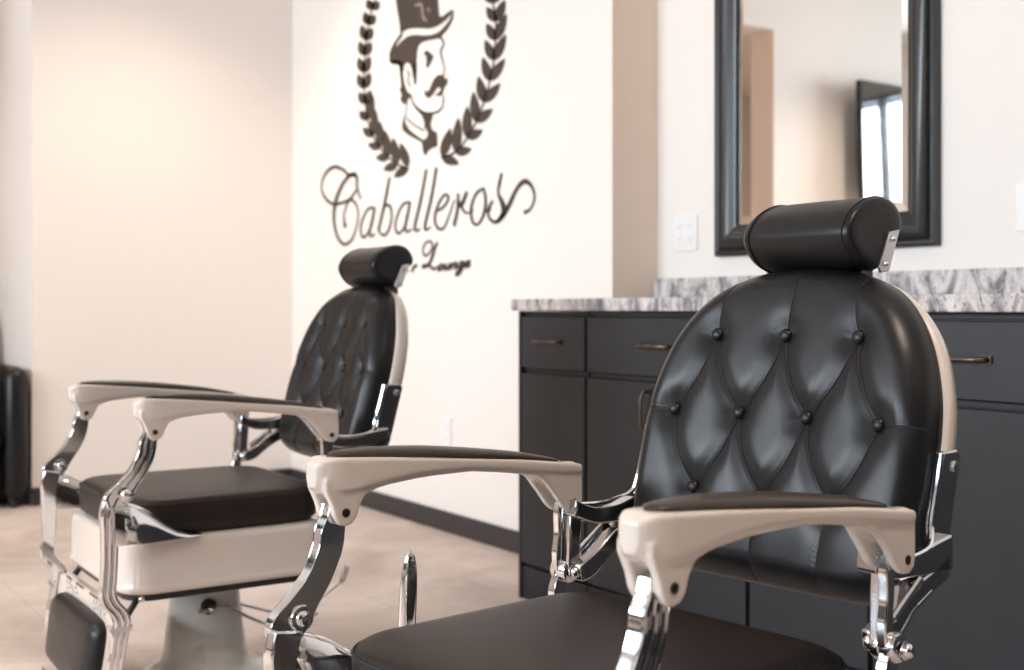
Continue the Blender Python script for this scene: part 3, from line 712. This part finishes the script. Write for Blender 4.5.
def make_chair(label, lever):
    t = empty('barber_chair', (0, 0, 0)); tag(t, label, 'barber chair')
    PART = lambda m, name, mat, parent=t, **k: m.build(name, mat, parent, **k)
    # cushion
    a = (-.022, .450, -.248, .248)
    rs = []
    def ring(ins, z, crown=0): return [(x, y, z) for x, y in rrect(*a, .095, ins, 12)]
    for ins, z in ((.012, .3905), (.002, .400), (0, .415), (0, .448), (.002, .457), (.007, .464), (.016, .4685), (.035, .471), (.07, .4725), (.12, .4735), (.17, .474), (.21, .474)): rs.append(ring(ins, z))
    seat = PART(MB().rings(rs), 'seat_cushion', M['leather_seat'], smooth=True, ang=60)
    m = MB(); q = [(x, y, .4575) for x, y in rrect(*a, .095, .0015, 12)]; m.tube(q + [q[0]], .0028, 6); m.build('piping', M['thread'], seat, smooth=True)
    # enamel seat box
    b = (-.035, .462, -.262, .262); rs = []
    for ins, z in ((.030, .268), (.006, .2685), (0, .272), (-.002, .278), (0, .285), (.003, .291), (.003, .372), (.005, .381), (.012, .3865), (.05, .388)):
        rs.append([(x, y, z) for x, y in rrect(*b, .07, ins, 10)])
    PART(MB().rings(rs), 'seat_box', M['enamel'], smooth=True, ang=45)
    PART(MB().prism_xy(rrect(-.02, .448, -.245, .245, .06, 0, 6), .252, .2678), 'underframe', M['black_metal'], bevel=.002)
    # column and base
    c0 = (.195, 0, 0)
    col = PART(MB().lathe([(.160, 0.0), (.162, .008), (.155, .014), (.135, .018), (.118, .025), (.106, .038), (.098, .060), (.0945, .09), (.088, .14), (.081, .20), (.077, .2518)], 'z', c0, 48), 'pedestal', M['column'], smooth=True, ang=60)
    # raised maker's marks down the front of the pedestal
    m = MB()
    for zz, kind in ((.105, 0), (.086, 1), (.066, 2), (.046, 0)):
        th = math.radians(66); r = .0935 + (.105 - zz) * .12 + .001
        def P(du, dz): 
            aa = th + du / r; return (c0[0] + r * math.cos(aa), c0[1] + r * math.sin(aa), zz + dz)
        strokes = {0: [[(-.006, 0), (.006, .002)], [(0, 0), (-.005, .007)], [(0, 0), (.006, .008)]], 1: [[(-.005, 0), (0, .006), (.005, 0), (0, -.005), (-.005, 0)]], 2: [[(-.006, .005), (.006, .005), (.005, -.005), (-.005, -.005)]]}[kind]
        for st in strokes: m.tube([P(*q) for q in st], .0014, 6)
        m.build('raised_mark', M['plastic'], col, smooth=True); m = MB()
    # arms
    for s in (-1, 1):
        arm = mesh('armrest', *(lambda m: (m.v, m.f))(arm_mesh()), M['enamel'], t)
        arm.location = (0, s * W2, 0)
        rm = arm.modifiers.new('remesh', 'REMESH'); rm.mode = 'VOXEL'; rm.voxel_size = .0021; rm.use_smooth_shade = True
        sm = arm.modifiers.new('smooth', 'SMOOTH'); sm.iterations = 9; sm.factor = .6
        pad = pad_mesh().build('arm_pad', M['arm_leather'], arm, smooth=True, ang=70)
        for (x, z) in ((.410, .623), (.001, .5935)):
            for q in (-1, 1): MB().lathe([(.0058, 0), (.0058, q * .0012), (.0040, q * .0018), (.0036, q * .0008)], 'y', (x, q * .0240, z), 14).build('pivot_screw', M['gun'], arm, smooth=True)
        up, up2, lo, lo2 = leg_meshes(s)
        pst = PART(up, 'front_post', M['chrome'], bevel=.0022)
        for r_ in up2: r_.build('rib', M['chrome'], pst, smooth=True)
        lg = PART(lo, 'front_leg', M['chrome'], bevel=.003)
        for r_ in lo2: r_.build('rib', M['chrome'], lg, smooth=True)
        m = MB()
        bolt(m, .468, s * (W2 + .0145), .494, .0125, s * .014); bolt(m, .468, s * (W2 - .0125), .494, .0105, -s * .007)
        m.lathe([(.016, -.014), (.017, -.012), (.017, .012), (.016, .014)], 'y', (.468, s * W2, .494), 20)
        PART(m, 'elbow_bolt', M['chrome'], smooth=True)
        # curved chrome shoulder from the elbow down on to the seat box
        prof = crom([(.506, .478), (.478, .474), (.458, .458), (.440, .432), (.415, .412), (.375, .399), (.320, .3925)], 4) + [(.32, .3885), (.47, .3885), (.47, .36), (.506, .36)]
        rr = []
        for x, h_, hw2 in ((.295, .001, .016), (.325, .006, .022), (.355, .020, .027), (.380, .038, .029), (.405, .058, .029), (.430, .074, .028), (.455, .084, .025), (.478, .090, .020), (.490, .086, .014)):
            yc_ = .258 + .020 * min(1, max(0, (x - .36) / .10))
            rr.append([(x, s * (yc_ + hw2 * math.cos(PI * k / 12)), .3885 + h_ * math.sin(PI * k / 12) ** .75) for k in range(13)])
        PART(MB().rings(rr), 'shoulder_bracket', M['chrome'], smooth=True, ang=60)
        # rear post, hub and stub
        m = MB()
        m.prism_xz(crom([(.014, .598), (.017, .575), (.016, .545), (.020, .515), (.018, .488)], 4) + crom([(-.002, .486), (.002, .515), (.000, .545), (-.002, .575), (-.004, .598)], 4), s * (W2 - .0065), s * (W2 + .0065))
        m.prism_xz(crom([(.014, .485), (.024, .460), (.022, .425), (.018, .36)], 4) + crom([(-.004, .36), (.002, .425), (.000, .460), (-.008, .480)], 4), s * (W2 - .006), s * (W2 + .010))
        PART(m, 'rear_post', M['chrome'], bevel=.002)
        m = MB()
        m.lathe([(.013, -.017), (.0165, -.0155), (.018, -.012), (.018, -.004), (.0165, -.003), (.0165, .003), (.018, .004), (.018, .012), (.0165, .0155), (.013, .017)], 'y', (.0, s * (W2 - .002), .488), 24)
        bolt(m, -.004, s * (W2 + .018), .486, .009, s * .010); bolt(m, .0, s * (W2 - .022), .488, .009, -s * .012)
        PART(m, 'hinge_hub', M['chrome'], smooth=True)
        br = PART(bracket_mesh(s, 0), 'back_bracket', M['chrome_dark'], bevel=.003)
        for sx_, sz_ in ((-.193, .681), (-.167, .579)):
            m = MB(); screw_head(m, sx_, s * .254, sz_, .0075, s); m.build('screw', M['steel'], br, smooth=True)
        rail = [(-.161, .70, .2535), (-.149, .655, .2535), (-.137, .618, .254), (-.129, .597, .258), (-.106, .587, .266), (-.06, .583, .2695), (-.01, .587, .2695)]
        MB().tube([(x, s * yy_, z) for x, z, yy_ in crom(rail, 6)], .0040, 8).build('rim', M['chrome'], br, smooth=True)
        MB().tube([(x, s * .2695, z) for x, z in crom([(-.022, .514), (-.050, .532), (-.084, .553)], 5)], .0048, 8).build('rim', M['chrome'], br, smooth=True)
        MB().tube([(x, s * .2675, z) for x, z in crom([(-.004, .478), (-.036, .490), (-.072, .516), (-.112, .533)], 5)], .0036, 8).build('rim', M['chrome'], br, smooth=True)
    # back
    bk = mesh('back_shell', *(lambda m: (m.v, m.f))(shell_mesh()), M['enamel'], t, smooth=True, ang=60)
    up = mesh('back_cushion', *(lambda m: (m.v, m.f))(back_mesh()), M['leather'], t, smooth=True, ang=75)
    for (y, z) in BUT:
        m = MB(); m.lathe([(.0060, -.004), (.0092, -.001), (.0100, .003), (.0088, .0062), (.0055, .0083), (.0018, .0091)], 'x', (0, 0, 0), 20)
        o = m.build('button', M['leather'], up, smooth=True, ang=80)
        p = surf(y, z, .0015)
        o.location = p; o.rotation_euler = (0, -math.atan2(.267, .9637), math.atan2(-.74 * y, 1))
    for pl in CRE + VERT:
        q = [pl[0]] + [((a[0] + b[0]) / 2, (a[1] + b[1]) / 2) for a, b in zip(pl, pl[1:])] + [pl[-1]]
        q = crom(pl, 4)
        MB().tube([surf(y, z, .0003) for y, z in q if rho_of(y, z)[0] < .985], .0011, 6).build('seam', M['thread'], up, smooth=True)
    # headrest
    hr = mesh('headrest', *(lambda m: (m.v, m.f))(headrest_mesh()), M['leather'], t, smooth=True, ang=60)
    for y in (-.089, .0955):
        q = [(-.25 + (x + .25) * 1.002, y, .995 + (z - .995) * 1.002) for x, z in HP]
        MB().tube(q + [q[0], q[1]], .0016, 6).build('piping', M['leather'], hr, smooth=True)
    for s in (-1, 1):
        hb = PART(MB().prism_xz([(-.308, 1.000), (-.286, .996), (-.264, .945), (-.268, .937), (-.285, .940)], s * .1075, s * .112), 'headrest_bracket', M['steel'], bevel=.001)
        PART(MB().prism_xz([(-.296, 1.0), (-.280, 1.0), (-.262, .925), (-.276, .90), (-.285, .90)], s * .03, s * .045), 'headrest_post', M['steel'], bevel=.001)
        for sx_, sz_ in ((-.292, .986), (-.276, .950)):
            m = MB(); screw_head(m, sx_, s * .112, sz_, .0040, s); m.build('screw', M['chrome'], hb, smooth=True)
    PART(MB().box(-.298, -.262, -.07, .07, .905, .955), 'headrest_mount', M['black_metal'], bevel=.004)
    # footrest
    ft = .262
    fr = MB()
    out = [(-.245, ft - .03), (-.2, ft - .022), (.2, ft - .022), (.245, ft - .03), (.250, .20), (.235, .12), (.225, .05), (-.225, .05), (-.235, .12), (-.250, .20)]
    n = len(out)
    def FX(z): return .470 + (.24 - z) * .14
    vs = [(FX(z) + .004, y, z) for y, z in out] + [(FX(z) - .014, y, z) for y, z in out]
    fr.add(vs, [tuple(range(n)), tuple(range(2 * n - 1, n - 1, -1))] + [(i, (i + 1) % n, n + (i + 1) % n, n + i) for i in range(n)])
    fo = PART(fr, 'footrest_frame', M['enamel'], bevel=.003)
    # rounded calf pad
    pts = crom([(-.20, .175), (-.185, .196), (-.14, .205), (0, .2075), (.14, .205), (.185, .196), (.20, .175), (.198, .11), (.188, .065), (.15, .052), (0, .048), (-.15, .052), (-.188, .065), (-.198, .11)], 5, True)
    rs = []
    for sc_, h in ((1, .005), (1.0, .016), (.97, .026), (.90, .034), (.75, .039), (.45, .042), (.1, .043)):
        rs.append([(FX(.13 + (z - .13) * sc_) + h, y * sc_, .13 + (z - .13) * sc_) for y, z in pts])
    PART(MB().rings(rs), 'calf_pad', M['leather'], smooth=True, ang=50)
    # pierced leaf ornament along the top of the frame
    m = MB()
    for cy in (-.12, .12):
        for (dy, dz, aa, L) in ((-.05, .004, 100, .013), (-.028, .006, 75, .014), (-.010, .0, 60, .018), (.012, -.004, 120, .018), (.032, .006, 150, .012), (.045, -.004, 20, .011), (-.035, -.008, 20, .010)):
            a_ = math.radians(aa); cc = (cy + dy, .222 + dz)
            pp = []
            for k in range(10):
                tt = 2 * PI * k / 10; u, v = L * .5 * math.cos(tt), .0028 * math.sin(tt)
                pp.append((cc[0] + u * math.cos(a_) - v * math.sin(a_), cc[1] + u * math.sin(a_) + v * math.cos(a_)))
            m.add([(FX(z) + .0046, y, z) for y, z in pp], [tuple(range(10))])
    for y0_, y1_ in ((-.19, -.13), (-.10, -.02), (.02, .10), (.13, .19)):
        m.add([(FX(.24) + .0048, y0_, .2335), (FX(.24) + .0048, y1_, .2335), (FX(.24) + .0048, y1_ - .008, .2400), (FX(.24) + .0048, y0_ + .008, .2400)], [(0, 1, 2, 3)])
    m.build('pierced_ornament', M['black_metal'], fo)
    PART(MB().box(.478, .53, -.20, .20, .012, .022), 'foot_plate', M['chrome_dark'], bevel=.002)
    for s in (-1, 1):
        PART(MB().tube([(.40, s * .22, .259), (.425, s * .225, .255), (.462, s * .232, .205)], .0075, 8), 'footrest_link', M['black_metal'], smooth=True)
        m = MB(); bolt(m, .418, s * .236, .258, .0065, s * .008)
        PART(m, 'link_knuckle', M['chrome'], smooth=True)
    # pump lever
    lv = MB(); hub = (.215, .083, .182)
    lv.lathe([(.018, 0), (.018, .010), (.012, .013)], 'y', (hub[0], hub[1] - .005, hub[2]), 20)
    lo_ = PART(lv, 'lever_hub', M['black_metal'], smooth=True)
    m = MB(); m.lathe([(.009, 0), (.010, .010), (.008, .018), (.004, .021)], 'y', (hub[0] - .004, hub[1] + .006, hub[2] - .004), 16)
    m.tube([(hub[0] + .030, hub[1] + .014, hub[2] - .006), (hub[0], hub[1] + .016, hub[2] - .004)], .005, 8)
    m.tube(lever['rod'], .0042, 8)
    if lever.get('rod2'): m.tube(lever['rod2'], .0038, 8)
    PART(m, 'lever_rod', M['steel'], smooth=True)
    p0, p1, up_ = lever['grip']
    p0 = Vector(p0); p1 = Vector(p1); ax = (p1 - p0); L = ax.length; ax.normalize()
    side = Vector(lever['side']).normalized(); th = ax.cross(side).normalized()
    rs = []
    for k in range(15):
        t_ = k / 14; w_ = .0125 * (max(0, 1 - max(0, (t_ - .55) / .45) ** 2.2)) ** .5 + .0005
        hh_ = .0065 * (max(0, 1 - max(0, (t_ - .75) / .25) ** 2)) ** .5 + .0004
        if t_ < .15: w_ = .006 + (w_ - .006) * t_ / .15
        c_ = p0 + ax * L * t_
        rs.append([c_ + side * w_ * math.cos(2 * PI * q / 14) + th * hh_ * math.sin(2 * PI * q / 14) for q in range(14)])
    PART(MB().rings(rs), 'lever_handle', M['chrome'], smooth=True, ang=80)
    return t
near = make_chair('near barber chair with black button tufted back, foreground, arms of cream enamel',
    {'rod': [(.21, .0, .18), (.205, -.10, .19), (.205, -.26, .25), (.207, -.375, .36), (.207, -.40, .42)], 'grip': ((.209, -.40, .375), (.201, -.40, .527), 0), 'side': (1, -.8, 0)})
near.location = (1.1166, 1.2268, 0); near.rotation_euler = (0, 0, math.radians(-172.08))
far = make_chair('farther barber chair at left, its whole seat and enamel seat box in view',
    {'rod': crom([(.205, .10, .184), (.17, .10, .176), (.10, .088, .135), (.03, .085, .110), (-.10, .0, .105)], 4),
     'rod2': [(.09, -.085, .142), (.05, -.09, .125), (-.03, -.09, .096), (-.12, -.09, .10), (-.21, -.09, .155)], 'grip': ((-.21, -.09, .15), (-.235, -.10, .198), 0), 'side': (0, 1, 0)})
far.location = (1.1788, 2.8638, .001); far.rotation_euler = (0, 0, math.radians(-179.62))
for ch in far.children:
    pass
for ch in near.children:
    if ch.name.startswith('headrest') and not ch.name.startswith('headrest_mount'):
        # the near headrest is turned a little about its post
        c_ = Vector((-.27, 0, 0)); a_ = math.radians(-8)
        ch.matrix_basis = Matrix.Translation(c_) @ Matrix.Rotation(a_, 4, 'Z') @ Matrix.Translation(-c_)

# ------------------------------------------------------------------ black armchair in the hall
def armchair(x, y):
    t = empty('leather_armchair', (x, y, 0)); tag(t, 'black leather club armchair at the left edge, against the hall wall', 'armchair')
    def pillow(x0, x1, y0, y1, z0, z1, r, name):
        rs = []
        for ins, z in ((.03, z0), (.008, z0 + .015), (0, z0 + .04), (0, z1 - .05), (.012, z1 - .02), (.035, z1 - .004), (.07, z1)):
            rs.append([(px_, py_, z) for px_, py_ in rrect(x0, x1, y0, y1, r, ins, 8)])
        return MB().rings(rs).build(name, M['leather'], t, smooth=True, ang=60)
    pillow(-.39, -.285, 0, .78, .04, .625, .05, 'arm'); pillow(.285, .39, 0, .78, .04, .625, .05, 'arm')
    pillow(-.283, .283, .03, .62, .06, .24, .03, 'seat_base'); pillow(-.281, .281, .01, .58, .24, .365, .04, 'seat_cushion')
    # reclined back
    rs = []
    for z, sh, ins in ((.30, 0, .02), (.33, .005, 0), (.60, .05, 0), (.78, .09, .005), (.85, .105, .03), (.87, .11, .06)):
        rs.append([(px_, py_ + sh, z) for px_, py_ in rrect(-.36, .36, .585, .80, .06, ins, 8)])
    MB().rings(rs).build('backrest', M['leather'], t, smooth=True, ang=60)
    for sx in (-1, 1):
        for sy in (.06, .72):
            MB().lathe([(.018, 0), (.024, .05)], 'z', (sx * .33, sy, 0), 12).build('foot', M['black_metal'], t)
armchair(.762, 5.66)

# ------------------------------------------------------------------ television, seen in the mirror
t = empty('television', (-2.02, YF, 1.5)); tag(t, 'large flat television on the wall, reflected in the mirror', 'television')
tv = MB().box(-.72, .72, -.045, 0, -.41, .41).build('casing', M['tv_black'], t, bevel=.004)
MB().box(-.708, .708, -.0475, -.0455, -.398, .398).build('screen', M['tv_screen'], tv)
tv.location = (.06, -.12, .52); tv.rotation_euler = (math.radians(-1.5), 0, math.radians(-2))
MB().box(-.15, .15, -.095, 0, .32, .62).build('wall_mount', M['black_metal'], t)

# ------------------------------------------------------------------ ceiling lamps and daylight
def lamp(x, y, power, label, size=55, grp='recessed ceiling lights'):
    t = empty('ceiling_light', (x, y, ZC)); tag(t, label, 'ceiling light', grp)
    MB().rings([[(r * math.cos(2 * PI * k / 28), r * math.sin(2 * PI * k / 28), z) for k in range(28)] for r, z in ((.095, 0), (.095, -.006), (.075, -.008), (.072, -.002), (.072, 0))], cap0=False, cap1=False).build('trim', M['lamp_trim'], t, smooth=True)
    MB().lathe([(.071, -.003), (.071, -.0015)], 'z', (0, 0, 0), 28).build('diffuser', M['lamp'], t)
    l = bpy.data.lights.new('lamp', 'SPOT'); l.energy = power; l.color = (1, .83, .67); l.spot_size = math.radians(size * 2); l.spot_blend = .8; l.shadow_soft_size = .07
    o = bpy.data.objects.new('lamp_light', l); C.objects.link(o); o.location = (0, 0, -.03); o.parent = t
LP = 56
lamp(-1.1, 2.6, 250, 'round recessed ceiling light shining on the farther barber chair', 42, None)
for x, y in ((-1.1, -.6), (-2.6, 1.0), (-2.6, 3.8), (1.55, 4.75), (.9, .2), (-1.0, 4.75), (1.6, -1.6)):
    lamp(x, y, LP * (2.1 if y > 4 or (x, y) == (.9, .2) else 1), 'round recessed ceiling light with white trim')
lamp(.3, 7.4, 110, 'round recessed ceiling light in the hall, nearer the armchair', grp=None)
lamp(-1.9, 7.6, 340, 'added unseen ceiling light brightening the left part of the hall in the mirror', grp=None)  # added lamp, lifts the part of the hall the mirror shows
for i, (a, b) in enumerate(wins):
    l = bpy.data.lights.new('daylight', 'AREA'); l.shape = 'RECTANGLE'; l.size = 1.5; l.size_y = b - a - .1; l.energy = (50, 120, 225)[i]; l.color = (.86, .93, 1)
    o = bpy.data.objects.new('daylight_%s' % ('abc'[i]), l); C.objects.link(o)
    o.location = (XL - .35, (a + b) / 2, 2.2); o.rotation_euler = (0, -PI / 2, 0)   # shines along +x
    l.spread = math.radians(170)

w = bpy.data.worlds.new('sky'); sc.world = w; w.use_nodes = True
nt = w.node_tree; bg = nt.nodes['Background']
sk = nt.nodes.new('ShaderNodeTexSky'); sk.sky_type = 'NISHITA'; sk.sun_disc = False; sk.sun_elevation = math.radians(40); sk.sun_rotation = math.radians(120)
nt.links.new(sk.outputs[0], bg.inputs[0]); bg.inputs[1].default_value = .35

sc.view_settings.view_transform = 'Standard'; sc.view_settings.look = 'None'; sc.view_settings.gamma = 1
sc.view_settings.use_curve_mapping = False; sc.view_settings.exposure = 0.05
